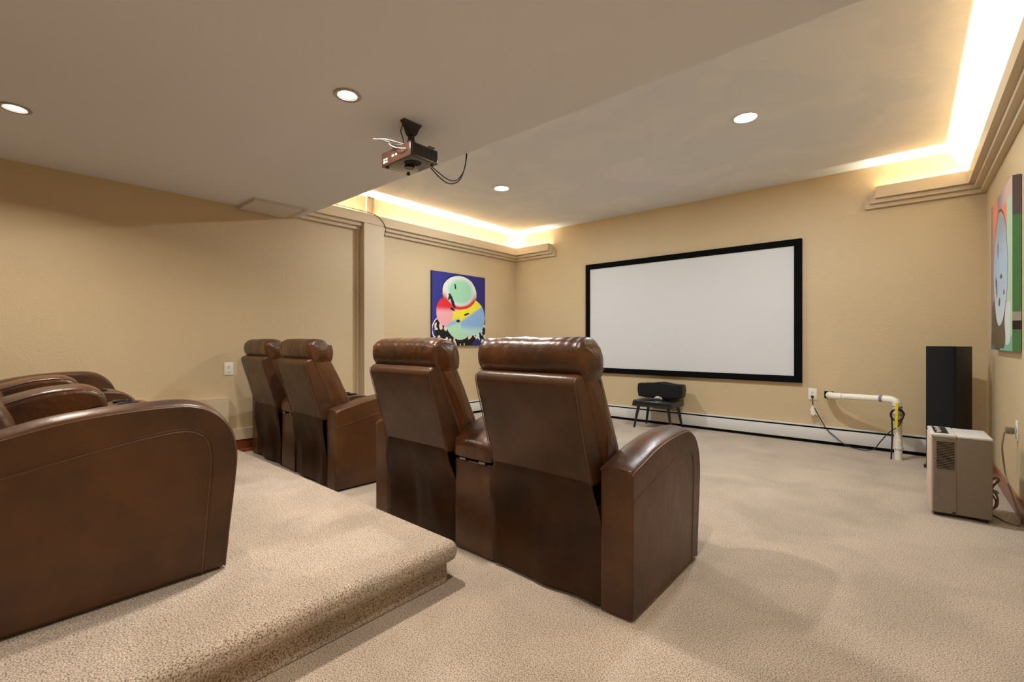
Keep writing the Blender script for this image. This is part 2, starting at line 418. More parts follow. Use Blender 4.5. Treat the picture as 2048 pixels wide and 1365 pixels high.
for i, (x, y, e) in enumerate(UP): lamp(x, y, HU, .09, False, lu[i])

# ------------------------------------------------------------------ access panel
t = thing('access_panel', 'white rectangular access panel on the low ceiling against the left wall', 'panel')
box('frame', L + .004, -4.615, 1.665, 2.19, HL - .012, HL, M['panelpaint'], t, .003, 1)
box('cover', L + .008, -4.63, 1.672, 2.115, HL - .034, HL - .012, M['panelpaint'], t, .003, 1)
box('slide_rail', L + .02, -4.65, 2.135, 2.175, HL - .022, HL - .012, M['trimpaint'], t, .004, 1)

# ------------------------------------------------------------------ projection screen
t = thing('projection_screen', 'large white projection screen with a wide black frame on the far wall', 'projection screen', ((-3.632 - .881) / 2, D, .639))
sx0, sx1, sz0, sz1 = -3.632, -.881, .639, 2.230; cx, cz = (sx0 + sx1) / 2, sz0; fw = .074; y1 = -.002; y0 = -.042
box('screen_surface', sx0 + .05 - cx, sx1 - .05 - cx, -.030, -.020, .05, sz1 - sz0 - .05, M['screen'], t)
for (a, b, c_, d_) in ((sx0, sx1, sz1 - fw, sz1), (sx0, sx1, sz0, sz0 + fw), (sx0, sx0 + fw, sz0 + fw, sz1 - fw), (sx1 - fw, sx1, sz0 + fw, sz1 - fw)):
    box('frame_bar', a - cx, b - cx, y0, y1, c_ - cz, d_ - cz, M['screenframe'], t, .002, 1)

# ------------------------------------------------------------------ canvases (plain abstract stand-ins)
def sm(a, b, x):
    t = min(1, max(0, (x - a) / (b - a))); return t * t * (3 - 2 * t)
def lerp(a, b, t): return tuple(p + (q - p) * t for p, q in zip(a, b))
def nz(u, v, s, k=0): return mnoise.noise(Vector((u * s, v * s, k * 7.3)))
def art1(u, v):
    """blue ground, a tall rounded colour form in mint, red, yellow and light blue, black and white brushwork below"""
    n1 = nz(u, v, 6) * .03; bg = lerp((.025, .02, .17), (.035, .04, .26), 1 - u)
    c = bg
    d1 = math.hypot((u - .50) / .32, (v - .74) / .235) + n1            # top round
    d2 = math.hypot((u - .74) / .25, (v - .40) / .26) + n1            # right round
    d3 = math.hypot((u - .22) / .15, (v - .46) / .19) + n1            # left round
    d4 = math.hypot((u - .50) / .27, (v - .38) / .30) + n1            # middle
    dd = math.hypot((u - .45) / .44, (v - .21) / .25) + nz(u, v, 7, 2) * .28
    if dd < 1: c = (.008, .008, .008)
    if dd < 1 and nz(u * 1.6, v, 13, 5) > .30: c = (.75, .62, .52)
    if math.hypot((u - .88) / .2, (v - .2) / .16) + nz(u, v, 8, 3) * .5 < .85: c = (.62, .72, .70) if nz(u * 2 + v, v, 12, 4) > -.05 else (.01, .01, .02)
    if abs(math.hypot((u - .40) / .40, (v - .22) / .24) - 1) < .022 and u < .5: c = (.7, .78, .75)
    if d4 < 1:
        w_ = v - .25 * u + .03 * nz(u, v, 3, 6)
        c = (.28, .48, .72)
        c = lerp(c, (.45, .72, .50), sm(.24, .17, w_))
        c = lerp(c, (.85, .72, .04), sm(.23, .28, w_)); c = lerp(c, (.86, .50, .32), sm(.32, .38, w_) * sm(.6, .3, u)); c = lerp(c, (.75, .05, .05), sm(.36, .43, w_))
    if d3 < 1: c = lerp((.85, .40, .44), (.70, .03, .04), sm(.45, .54, v))
    if d2 < 1: c = lerp((.26, .46, .74), (.45, .72, .66), sm(.30, .20, v)); c = lerp(c, (.86, .76, .05), sm(.30, .36, v - .55 * (u - .5)))
    if d1 < 1:
        c = lerp((.36, .68, .47), (.74, .78, .74), sm(.55, .9, d1 + .35 * (.74 - v) + .25 * (.5 - u))); c = lerp(c, (.66, .03, .04), sm(.72, .90, d1) * sm(.78, .62, v))
    if 1 <= d1 < 1.06 and v > .72 and nz(u, v, 14, 7) > -.1: c = (.01, .01, .02)
    for (a, b, e, f, g) in ((.36, .60, .022, .11, .5), (.30, .66, .018, .05, -.4), (.62, .44, .05, .013, .3), (.36, .50, .06, .018, -.3), (.47, .34, .035, .02, 0), (.41, .82, .016, .04, .2)):
        uu, vv = u - a, v - b; ru = uu * math.cos(g) + vv * math.sin(g); rv = -uu * math.sin(g) + vv * math.cos(g)
        if math.hypot(ru / e, rv / f) + nz(u, v, 20, 8) * .5 < 1: c = (.012, .012, .015)
    return c
def art2(u, v):
    """u runs from the far edge (0) to the near edge (1)"""
    c = (.24, .20, .23)
    if u > .12: c = (.80, .22, .12)
    if u > .78: c = (.40, .56, .42)
    if v < .09: c = (.10, .14, .24) if u < .3 else (.16, .42, .30)
    if v > .90 and u > .35: c = lerp((.24, .20, .23), (.62, .42, .38), sm(.35, .8, u))
    d = math.hypot((u - .48) / .33, (v - .52) / .36) + nz(u, v, 4) * .06
    if math.hypot((u - .42) / .40, (v - .19) / .19) + nz(u, v, 7, 2) * .35 < 1: c = (.085, .06, .035)
    if math.hypot((u - .84) / .17, (v - .17) / .16) + nz(u, v * 2, 6, 3) * .5 < .8: c = (.60, .64, .62)
    if d < 1: c = lerp((.36, .50, .66), (.30, .33, .38), sm(.55, .86, v)); c = lerp(c, (.52, .62, .70), sm(.5, .2, v))
    if 1 < d < 1.05: c = (.09, .07, .06)
    for (a, b, e, f, g) in ((.30, .42, .035, .08, .3), (.52, .47, .06, .014, 0), (.45, .31, .05, .025, .4), (.38, .66, .02, .05, 0), (.66, .36, .03, .02, 0)):
        uu, vv = u - a, v - b; ru = uu * math.cos(g) + vv * math.sin(g); rv = -uu * math.sin(g) + vv * math.cos(g)
        if math.hypot(ru / e, rv / f) + nz(u, v, 20, 8) * .5 < 1: c = (.09, .065, .04)
    return c
def canvas(x_wall, sg, ya, yb, z0, z1, th, fn, label, edgefn, N=150):
    t = thing('canvas_print', label, 'painting', (x_wall, (ya + yb) / 2, z0)); ym = (ya + yb) / 2
    bm = bmesh.new(); lay = bm.loops.layers.float_color.new('print')
    M_ = int(N * (z1 - z0) / abs(yb - ya)); x = sg * (th + .001)
    g = [[bm.verts.new((x, ya + (yb - ya) * i / N - ym, (z1 - z0) * j / M_)) for j in range(M_ + 1)] for i in range(N + 1)]
    for i in range(N):
        for j in range(M_):
            f = bm.faces.new((g[i][j], g[i + 1][j], g[i + 1][j + 1], g[i][j + 1])); c = fn((i + .5) / N, (j + .5) / M_)
            for l in f.loops: l[lay] = (*c, 1)
    # wrapped side edges carry the print's border colours
    K = 40
    for (yy, u_) in ((ya, 0), (yb, 1)):
        for j in range(K):
            za, zb = (z1 - z0) * j / K, (z1 - z0) * (j + 1) / K
            f = bm.faces.new([bm.verts.new(p) for p in ((x, yy - ym, za), (sg * .003, yy - ym, za), (sg * .003, yy - ym, zb), (x, yy - ym, zb))])
            c = edgefn(u_, (j + .5) / K)
            for l in f.loops: l[lay] = (*c, 1)
    me = bpy.data.meshes.new('print'); bm.to_mesh(me); bm.free(); link('print', me, M['print'], t, 0)
    lo, hi = sorted((sg * .003, sg * th)); box('stretcher', lo, hi, min(ya, yb) - ym + .001, max(ya, yb) - ym - .001, .0005, z1 - z0 - .0005, M['canvas_edge'], t)
    return t
canvas(L, 1, 4.095, 5.150, 1.033, 2.085, .035, art1, 'blue canvas with mint, red, yellow and light blue shapes on the left wall', lambda u, v: (.03, .02, .07))
canvas(R, -1, 5.19, 4.222, 1.035, 2.140, .040, art2, 'canvas with pale blue oval on orange and a green side edge on the right wall', lambda u, v: (.16, .12, .14) if v > .78 else ((.11, .30, .13) if not (.12 < v < .22) else ((.5, .5, .45) if nz(0, v, 60) > 0 else (.05, .04, .04))))

# ------------------------------------------------------------------ recliners
ARM_TOP = [(0, .575), (.02, .590), (.12, .615), (.23, .642), (.36, .660), (.50, .668), (.60, .664), (.67, .637), (.72, .590), (.750, .530), (.763, .45), (.757, .35), (.735, .15), (.722, .012)]
INSEAM = [(.012, .470), (.04, .476), (.165, .502), (.31, .532), (.46, .558), (.57, .568), (.625, .552), (.655, .515), (.665, .43), (.655, .27), (.635, .014)]
def arm_profile():
    top = [(p.x, p.y) for p in cat([(a, b, 0) for a, b in ARM_TOP], 4)]
    return rnd([(0, .012, .004)], 1) + [Vector((0, .10)), Vector((0, .30)), Vector((0, .50)), Vector((.001, .56)), Vector((.006, .578))] + [Vector(p) for p in top[3:]] + [Vector((.5, .012)), Vector((.25, .012))]
def offs(path, d):
    """offset an open 2D path outwards (towards larger y)"""
    out = []
    for i, p in enumerate(path):
        a = Vector(path[max(i - 1, 0)]); b = Vector(path[min(i + 1, len(path) - 1)]); t = (b - a).normalized(); n = Vector((-t.y, t.x)); out.append((p[0] + n.x * d, p[1] + n.y * d))
    return out
def wr(seed, amp, sc):
    return lambda co: amp * (mnoise.noise(Vector((co.x * sc * 1.5, co.y * sc, co.z * sc * .7 + seed * 5))) + .4 * mnoise.noise(Vector((co.x * sc * 3, co.y * sc * 2.5, co.z * sc * 2 + seed))))
def make_arm(t, x0, outer, seed):
    """arm occupying x0..x0+.145 ; outer=+1 when the outside faces +x"""
    x1 = x0 + .145
    a = slab('armrest', arm_profile(), x0, x1, M['leather'], t, r=.011, crown=.018, disp=wr(seed, .0022, 7))
    xo = x1 if outer > 0 else x0; s = outer
    top = [(p.x, p.y) for p in cat([(q[0], q[1], 0) for q in ARM_TOP], 4)]
    e = offs(top, -.006)
    tube('edge_piping', [(xo - s * .002, p[0], p[1]) for p in e], .0032, M['stitch'], a, 6)
    ins = [(p.x, p.y) for p in cat([(q[0], q[1], 0) for q in INSEAM], 5)]
    tube('panel_seam', [(xo - s * .0005, p[0], p[1]) for p in ins], .0028, M['stitch'], a, 6)
    tube('panel_seam', [(xo - s * .0005, p[0], p[1]) for p in offs(ins, .010)], .0018, M['leather'], a, 6)
    xi = x0 if outer > 0 else x1
    tube('edge_piping', [(xi + s * .002, p[0], p[1]) for p in e], .0025, M['leather'], a, 6)
    return a
def seat_unit(t, xc, seed, w_=.595, bs=0):
    """seat centred on xc, rear at y=0, facing +y"""
    h = w_ / 2
    # base mechanism box
    box('seat_base', xc - h + .02, xc + h - .02, .045, .66, .015, .40, M['blackcloth'], t, .01, 2)
    # seat cushion and closed footrest
    slab('seat_cushion', rnd([(.12, .34), (.10, .47, .04), (.60, .50, .06), (.695, .48, .07), (.70, .36, .03)], 5, .02), xc - h + .012, xc + h - .012, M['leather2'], t, r=.03, puff=.006, disp=wr(seed, .004, 8))
    slab('footrest', rnd([(.655, .05), (.655, .355, .02), (.705, .365, .03), (.735, .33, .03), (.725, .055)], 4, .015), xc - h + .014, xc + h - .014, M['leather'], t, r=.02, puff=.004, disp=wr(seed + 3, .002, 8))
    # hard rear shell of the back, thicker at the top
    sh = rnd([(-.034, .525, .006), (-.088, .72, .2), (-.148, .925, .03), (-.138, .958, .02), (-.085, .975, .02), (-.02, .86, .1), (.085, .56, .05), (.085, .50, .02), (-.02, .50, .01)], 5, .02)
    b = slab('backrest_shell', sh, xc - .278, xc + .278, M['leather'], t, r=.016, crown=.0, puff=.0, disp=wr(seed + 1, .0016, 6))
    for sx in (-1, 1):
        tube('panel_seam', [(xc + sx * .273, -.036, .53), (xc + sx * .273, -.09, .72), (xc + sx * .273, -.145, .918), (xc + sx * .270, -.136, .95)], .0022, M['stitch'], b, 6, smooth=4)
    # back cushion leaning in front of the shell
    cu = rnd([(-.095, .955, .02), (-.045, 1.00, .03), (.012, 1.00, .03), (.045, .955, .06), (.110, .82, .15), (.215, .60, .07), (.215, .47, .04), (.075, .46, .02), (.065, .59, .05), (-.03, .80, .1)], 5, .03)
    c = slab('back_cushion', cu, xc - .287, xc + .287, M['leather2'], t, r=.022, puff=.008, nmid=24, disp=wr(seed + 2, .0035, 9))
    for sx in (-1, 1):
        tube('cushion_seam', [(xc + sx * .2935, .010, .94), (xc + sx * .2955, .060, .82), (xc + sx * .2955, .142, .63), (xc + sx * .2935, .165, .54)], .0022, M['stitch'], c, 6, smooth=4)
    # headrest roll with gathered ends
    hp = [(p.x, p.y) for p in cat([(-.104, .968, 0), (-.122, 1.000, 0), (-.126, 1.050, 0), (-.112, 1.092, 0), (-.068, 1.114, 0), (-.010, 1.112, 0), (.036, 1.086, 0), (.060, 1.035, 0), (.060, .985, 0), (.048, .945, 0), (-.02, .925, 0), (-.078, .938, 0)], 5, True)]
    def hd(co):
        e = max(0, (abs(co.x - xc) - .16) / .14); f = mnoise.noise(Vector((co.x * 30, seed * 3.1, co.z * 6 + co.y * 5)))
        top = 1 if co.z > 1.05 else .35
        return (.011 * f * e + .003 * mnoise.noise(Vector((co.x * 34, co.y * 12, co.z * 10 + seed)))) * top + .005 * mnoise.noise(Vector((co.x * 6, co.y * 8, co.z * 8 + seed))) - .007 * e * e * (1 if co.z > 1.08 else 0)
    hr = slab('headrest', hp, xc - .294, xc + .294, M['leather2'], t, r=.030, puff=.003, nmid=60, disp=hd, seg=6)
    for sx in (-1, 1):
        ring = [(xc + sx * .291, -.098 + .148 * k / 12, .968 + .010 * math.sin(k / 12 * 3.1) + .012 * k / 12) for k in range(13)]
        tube('headrest_seam', ring, .002, M['leather'], hr, 6)
    for o in (b, c, hr): o.location.y = bs
    # leather skirt hanging from the shell, gently folded
    bm = bmesh.new(); NX, NZ = 44, 18; rows = []
    for j in range(NZ + 1):
        q = j / NZ; z = .532 - q * .512; row = []
        for i in range(NX + 1):
            s = i / NX * 2 - 1; hw = .272 + .030 * sm(0, .35, q)
            x = xc + s * hw
            y = -.033 + .030 * sm(0, .5, q) - .010 * math.sin(math.pi * min(1, q * 1.6)) * (1 if q < .62 else .3)
            amp = .019 * sm(.05, .5, q) * (1 - .4 * q)
            y += amp * (math.sin(s * 5.2 + seed * 1.7 + q * 1.5) * .8 + .9 * mnoise.noise(Vector((s * 2.6, q * 1.6, seed * 2.2)))) + .012 * sm(.9, 1, abs(s))
            if abs(s) > .93: x += math.copysign(.006 * math.sin(q * 7 + seed), s)
            row.append(bm.verts.new((x, y, z)))
        rows.append(row)
    for A, B in zip(rows, rows[1:]):
        for i in range(NX): bm.faces.new((A[i], A[i + 1], B[i + 1], B[i]))
    # give the cloth real thickness
    fr = list(bm.faces); g = bmesh.ops.solidify(bm, geom=fr, thickness=.006)
    from_bm('back_skirt', bm, M['leather'], t, 50)
def console_unit(t, xc, seed, w_=.29):
    h = w_ / 2 - .004
    body = rnd([(.004, .012, .004), (.004, .478, .01), (.40, .570, .02), (.43, .592, .015), (.56, .604, .03), (.66, .594, .06), (.725, .54, .06), (.742, .42, .1), (.722, .012, .004)], 5, .02)
    slab('console_body', body, xc - h, xc + h, M['leather'], t, r=.012, disp=wr(seed, .0015, 7))
    lid = rnd([(-.004, .492, .008), (-.006, .565, .03), (.03, .60, .03), (.12, .645, .06), (.26, .690, .08), (.39, .698, .05), (.455, .668, .05), (.468, .600, .02), (.40, .580, .01)], 5, .02)
    l = slab('armrest_lid', lid, xc - h - .002, xc + h + .002, M['leather2'], t, r=.022, crown=.014, disp=wr(seed + 2, .002, 8))
    for s in (-1, 1):
        top = cat([(xc + s * (h - .006), .008, .578), (xc + s * (h - .004), .12, .640), (xc + s * (h - .004), .26, .684), (xc + s * (h - .004), .39, .690), (xc + s * (h - .004), .45, .662)], 5)
        tube('lid_stitching', top, .002, M['stitch'], l, 6)
    for k in (-.5, .5):
        box('hinge', xc + k * h - .022, xc + k * h + .022, -.004, .004, .480, .490, M['chrome'], l)
    for k in (-1, 1):
        lathe('cup_holder', [(.044, .002), (.046, .006), (.041, .006), (.038, .0005), (.036, -.02), (.0355, .0005)], M['blackvinyl'], t, (xc + k * .064, .550, .603), 24, False)
        lathe('cup_well', [(.001, .0015), (.038, .0015), (.038, .001), (.001, .0008)], M['dark'], t, (xc + k * .064, .550, .605), 24)
AR, SE, CO = .145, .595, .29
def row(x, y, z, rz, units, labels, bs=0, cyaw=0):
    """units run from the right end to the left: 'a' arm, 's' seat, 'c' console; each seat takes the arm next to it"""
    cur = 0; i = 0; c, s_ = math.cos(rz), math.sin(rz); seed = abs(x) * 10
    spec = {'as': ('recliner', AR + SE), 'sa': ('recliner', SE + AR), 's': ('recliner', SE), 'c': ('seating_console', CO)}
    for k, u in enumerate(units):
        nm, wd = spec[u]; xm = cur - wd / 2; seed += 1.37
        t = thing(nm, labels[k], 'armchair' if nm == 'recliner' else 'armrest console', (x + c * xm, y + s_ * xm, z), rz, 'brown leather home theatre recliners' if nm == 'recliner' else 'padded consoles between the recliners')
        if u == 'as': make_arm(t, wd / 2 - AR, 1, seed); seat_unit(t, -wd / 2 + SE / 2, seed, bs=bs)
        elif u == 'sa': make_arm(t, -wd / 2, -1, seed); seat_unit(t, wd / 2 - SE / 2, seed, bs=bs)
        elif u == 's': seat_unit(t, 0, seed, bs=bs)
        else: console_unit(t, 0, seed); t.rotation_euler.z += cyaw
        cur -= wd
row(-.807, 1.65, 0, 0, ['as', 'c', 'sa'],
    ['nearest brown leather recliner seen from behind, wide right armrest towards the open carpet',
     'console with padded lid between the two recliners in the middle of the photo',
     'brown leather recliner seen from behind, left seat of the middle pair'])
row(-3.13, 1.675, 0, math.radians(-2.5), ['as', 'c', 'sa'],
    ['right seat of the far left pair of recliners, its armrest facing the middle pair',
     'console with cup holders between the two recliners of the far left pair',
     'leftmost front-row brown leather recliner, beside the left wall outlet'], cyaw=0)
row(-2.065, -.078, PZ, 0, ['as', 'c', 's', 'c', 'sa'],
    ['big brown leather recliner on the platform with its broad side arm filling the lower left',
     'padded console on the platform just behind the large near armrest',
     'armless middle recliner on the platform between two consoles',
     'farther padded console with cup holders on the platform, before the far armrest',
     'farthest recliner of the platform row, its rounded arm near the left wall'], bs=-.055)

# ------------------------------------------------------------------ stool and centre speaker
t = thing('stool', 'low black vinyl stool with four tapered splayed legs below the screen', 'stool', (-2.405, 5.63, 0))
bm = bmesh.new(); bm_box(bm, -.252, .252, -.205, .205, .275, .352, .016, 4)
for v in bm.verts:
    if v.co.z < .31: v.co.x *= 1.03; v.co.y *= 1.03
    v.co.z += .006 * max(0, 1 - (v.co.x / .25) ** 2) * (1 if v.co.z > .33 else 0)
from_bm('seat', bm, M['blackvinyl'], t)
tube('seat_piping', cat([(-.235, -.19, .349), (.235, -.19, .349), (.235, .19, .349), (-.235, .19, .349)], 1, True), .004, M['blackvinyl'], t, 6, True)
for sx in (-1, 1):
    for sy in (-1, 1):
        tube('leg', [(sx * .190, sy * .15, .285), (sx * .215, sy * .165, .15), (sx * .24, sy * .178, 0.0)], [.021, .017, .012], M['blackvinyl'], t, 12)
t = thing('centre_speaker', 'small wide black centre speaker with a domed top resting on the black stool', 'speaker', (-2.39, 5.70, .356))
base = [(-.27, .045), (-.262, .028), (-.15, .020), (0, .016), (.15, .020), (.262, .028), (.27, .045), (.282, .10), (.278, .17), (.262, .196), (.17, .200), (.08, .210), (0, .222), (-.08, .210), (-.17, .200), (-.262, .196), (-.278, .17), (-.282, .10)]
pr_ = [(p.x, p.y) for p in cat([(a, b, 0) for a, b in base], 4, True)]
slab('grille', pr_, -.105, -.02, M['grille'], t, r=.010, axis='y', nmid=3)
slab('cabinet', [(a * .96, .12 + (b - .12) * .94) for a, b in pr_], -.03, .125, M['black'], t, r=.010, axis='y', nmid=3)
bm = bmesh.new()
bmesh.ops.create_uvsphere(bm, u_segments=24, v_segments=12, radius=1)
for v in bm.verts: v.co = Vector((v.co.x * .062, v.co.y * .02 - .108, max(0, v.co.z) * .042 + .006))
from_bm('badge', bm, M['chrome'], t)
box('foot', -.07, .07, -.09, .10, 0, .022, M['black'], t, .004, 2)

# ------------------------------------------------------------------ tower speaker
t = thing('tower_speaker', 'tall black tower speaker standing in the right corner behind the dehumidifier', 'speaker', (.265, 5.475, 0), math.radians(-22))
def arcfront(w, d, bow, z0, z1, name, m, inset=0, y_a=None):
    pts = [(-w, d), (w, d)] if y_a is None else [(-w, y_a), (w, y_a)]
    fr = [(w * math.cos(math.pi * k / 16), -d - bow * math.sin(math.pi * k / 16)) for k in range(17)]
    bm = bmesh.new(); P = pts[:1] + pts[1:] + fr
    lo = [bm.verts.new((x, y, z0)) for x, y in P]; hi = [bm.verts.new((x, y, z1)) for x, y in P]
    for i in range(len(P)): bm.faces.new((lo[i], lo[(i + 1) % len(P)], hi[(i + 1) % len(P)], hi[i]))
    bm.faces.new(lo); bm.faces.new(hi)
    return from_bm(name, bm, m, t, 30)
box('cabinet', -.100, .100, -.145, .17, .03, 1.052, M['speakerside'], t, .004, 2)
arcfront(.098, .147, .022, .035, 1.056, 'grille', M['grille'], y_a=-.140)
box('plinth', -.106, .106, -.172, .178, 0, .032, M['black'], t, .006, 2)

# ------------------------------------------------------------------ dehumidifier
t = thing('dehumidifier', 'taupe dehumidifier with a slatted side vent standing on the carpet by the right wall', 'dehumidifier', (.243, 4.10, 0), math.radians(1.5))
hw, hd_, zt = .137, .165, .518
box('body', -hw + .055, hw, -hd_, hd_, .024, zt - .018, M['dehum'], t, .008, 3)
fr_ = box('front_cover', -hw + .010, -hw + .118, -hd_ - .003, hd_ + .003, .024, zt - .014, M['dehum'], t, .006, 3)
box('front_panel', -hw - .004, -hw + .013, -hd_ + .001, hd_ - .001, .024, zt - .024, M['dehumfront'], t, .008, 3)
box('top_cover', -hw - .002, -hw + .118, -hd_ - .004, hd_ + .004, zt - .022, zt, M['dehumtop'], t, .008, 3)
box('top_cover', -hw + .118, hw + .002, -hd_ - .001, hd_ + .001, zt - .020, zt - .003, M['dehumtop'], t, .008, 3)
box('control_panel', -hw + .018, -hw + .085, -hd_ + .03, hd_ - .03, zt - .001, zt + .003, M['mount'], t, .001, 1)
for k in range(5):
    box('button', -hw + .030 + .006 * (k % 2), -hw + .050 + .006 * (k % 2), -hd_ + .05 + .05 * k, -hd_ + .075 + .05 * k, zt + .003, zt + .006, M['dehumtop'], t, .001, 1)
v = box('vent_recess', -hw + .026, -hw + .108, -hd_ - .0036, -hd_ + .01, .300, .472, M['dark'], t)
for k in range(18):
    z = .3035 + k * .0098
    box('vent_slat', -hw + .0255, -hw + .1085, -hd_ - .0062, -hd_ - .0015, z, z + .0042, M['dehum'], v)
bk = box('water_bucket', -hw + .012, -hw + .117, -hd_ - .0042, -hd_ + .02, .028, .284, M['dehum'], t, .002, 1)
tube('bucket_handle', cat([(-hw + .014, -hd_ - .005, .235), (-hw + .028, -hd_ - .005, .228), (-hw + .033, -hd_ - .005, .21), (-hw + .033, -hd_ - .005, .12), (-hw + .028, -hd_ - .005, .10), (-hw + .014, -hd_ - .005, .094)], 4), .0025, M['dehum'], bk, 6)
box('latch', -hw + .098, -hw + .112, -hd_ - .007, -hd_, .030, .042, M['mount'], t, .001, 1)
for sx in (-1, 1):
    for sy in (-1, 1):
        box('foot', sx * .10 - .022, sx * .10 + .022, sy * .12 - .022, sy * .12 + .022, 0, .026, M['black'], t, .003, 1)
# its cord: loops tied behind the body, then over the carpet and up to the wall plug
t = thing('power_cord', 'taupe power cord looping from the dehumidifier up to the right wall outlet', 'cord')
tube('cable', [(.478, 4.37, .505), (.470, 4.36, .46), (.466, 4.36, .40), (.475, 4.38, .30), (.482, 4.37, .225), (.488, 4.30, .175), (.495, 4.22, .13), (.500, 4.12, .09), (.505, 4.06, .05), (.500, 4.02, .012), (.480, 4.02, .006), (.45, 4.05, .006), (.42, 4.12, .006), (.40, 4.17, .008), (.392, 4.19, .03)], .0045, M['greycord'], t, 8, smooth=5)
tube('cord_bundle', [(.396, 4.14, .05), (.418, 4.13, .07), (.424, 4.15, .12), (.402, 4.16, .17), (.398, 4.15, .22), (.418, 4.13, .25), (.428, 4.14, .23), (.410, 4.17, .19), (.400, 4.19, .14), (.420, 4.18, .09), (.41, 4.17, .045)], .0055, M['greycord'], t, 8, True, smooth=5)
box('twist_tie', .392, .428, 4.125, 4.18, .148, .160, M['greycord'], t, .003, 2)
bm = bmesh.new(); bm_box(bm, .480, .522, 4.352, 4.388, .497, .540, .006, 2); from_bm('plug', bm, M['greycord'], t)

# ------------------------------------------------------------------ outlets
def outlet(x, y, z, rz, label, w_=.078, h=.126):
    t = thing('wall_outlet', label, 'electrical outlet', (x, y, z), rz, 'white wall outlets')
    box('cover_plate', -w_ / 2, w_ / 2, -.006, 0, -h / 2, h / 2, M['white'], t, .002, 2)
    for s in (-1, 1):
        r = box('receptacle', -.016, .016, -.008, -.004, s * .024 - .014, s * .024 + .014, M['white'], t, .003, 2)
        for sx in (-1, 1): box('slot', sx * .006 - .001, sx * .006 + .001, -.0085, -.007, s * .024 - .002, s * .024 + .007, M['dark'], r)
        box('slot', -.002, .002, -.0085, -.007, s * .024 - .009, s * .024 - .005, M['dark'], r)
    lathe('screw', [(.001, 0), (.003, 0), (.003, .001), (.001, .001)], M['chrome'], t, (0, 0, 0), 8).rotation_euler = (math.pi / 2, 0, 0)
    t.children[-1].location = (0, -.006, 0)
    return t
outlet(L, 1.588, .828, math.radians(90), 'white wall outlet on the left wall beside the far recliners')
outlet(-.786, D, .522, 0, 'white wall outlet on the screen wall left of the white pipe, black cord plugged in')
outlet(R, 4.37, .521, math.radians(-90), 'white wall outlet on the right wall above the wooden baseboard')

# ------------------------------------------------------------------ pipe, its cords
t = thing('drain_pipe', 'white plastic pipe leaving the wall and turning down to the carpet', 'pipe')
tube('horizontal_pipe', [(-.50, 5.70, .540), (-.155, 5.59, .552)], .030, M['pvc'], t, 20)
tube('elbow_fitting', cat([(-.630, 5.93, .526), (-.628, 5.86, .527), (-.610, 5.80, .530), (-.575, 5.745, .534), (-.50, 5.702, .539)], 5), .034, M['pvc'], t, 20)
tube('elbow_fitting', cat([(-.175, 5.597, .551), (-.125, 5.575, .550), (-.088, 5.565, .535), (-.074, 5.562, .500), (-.072, 5.561, .455)], 5), .034, M['pvc'], t, 20)
tube('primer_band', [(-.205, 5.606, .5503), (-.165, 5.5935, .5517)], .0308, M['purple'], t, 20)
tube('vertical_pipe', [(-.072, 5.561, .47), (-.066, 5.561, .0)], .030, M['pvc'], t, 20)
for (z0, z1) in ((.425, .33), (.185, .108)):
    tube('coupling', [(-.071, 5.561, z0), (-.069, 5.561, z1)], .035, M['pvc'], t, 20)
tube('coupling_rim', [(-.068, 5.561, .118), (-.068, 5.561, .102)], .039, M['pvc'], t, 20)
for z in (.490, .418):
    tube('rubber_ring', [(-.072 + .0355 * math.cos(a * math.pi / 12), 5.561 + .0355 * math.sin(a * math.pi / 12), z) for a in range(24)], .003, M['black'], t, 6, True)
# square cut in the wall behind the pipe
h = box('wall_cutout', -.680, -.598, D - .0025, D - .0005, .487, .563, M['dark']); tag(h, 'dark square opening in the wall around the white pipe end', 'wall opening')
# black cord from the outlet to the coil on the pipe
t = thing('power_cord', 'black power cord drooping from the screen wall outlet to the white pipe', 'cord')
tube('cable', [(-.786, 5.900, .492), (-.782, 5.89, .46), (-.776, 5.875, .41), (-.727, 5.855, .31), (-.650, 5.85, .168), (-.568, 5.845, .088), (-.500, 5.83, .035), (-.42, 5.80, .012), (-.32, 5.76, .012), (-.25, 5.70, .045), (-.20, 5.62, .135), (-.14, 5.55, .235), (-.09, 5.52, .29), (-.06, 5.515, .33), (-.045, 5.515, .37)], .0045, M['cord'], t, 8, smooth=6)
coil = []
for k in range(61):
    a = 2 * math.pi * k / 24; rr = .048 + .006 * math.sin(a * .7 + 1)
    coil.append((-.073 + rr * math.cos(a) * .95, 5.512 - .00013 * k + .003 * math.sin(a * 3), .418 + rr * 1.12 * math.sin(a)))
tube('cord_coil', coil, .0045, M['cord'], t, 8)
bm = bmesh.new(); bm_box(bm, -.797, -.775, 5.885, 5.9145, .486, .508, .004, 2); from_bm('plug', bm, M['cord'], t)
o = tube('cable', [(-.118, 5.524, .43), (-.112, 5.522, .35), (-.110, 5.522, .22), (-.113, 5.524, .11), (-.118, 5.526, .0)], .006, M['cord'], None, 8, smooth=5)
o.name = 'black_tube'; tag(o, 'straight black tube running down beside the white pipe into the carpet', 'tube')
bm = bmesh.new(); bm_box(bm, -.088, -.066, 5.490, 5.494, .300, .535, .0015, 1); bm_box(bm, -.088, -.066, 5.494, 5.53, .527, .533, .001, 1)
for v in bm.verts: v.co.x += (.535 - v.co.z) * -.02
o = from_bm('strap', bm, M['yellow']); tag(o, 'bright yellow strap hanging down the front of the white pipe', 'strap')
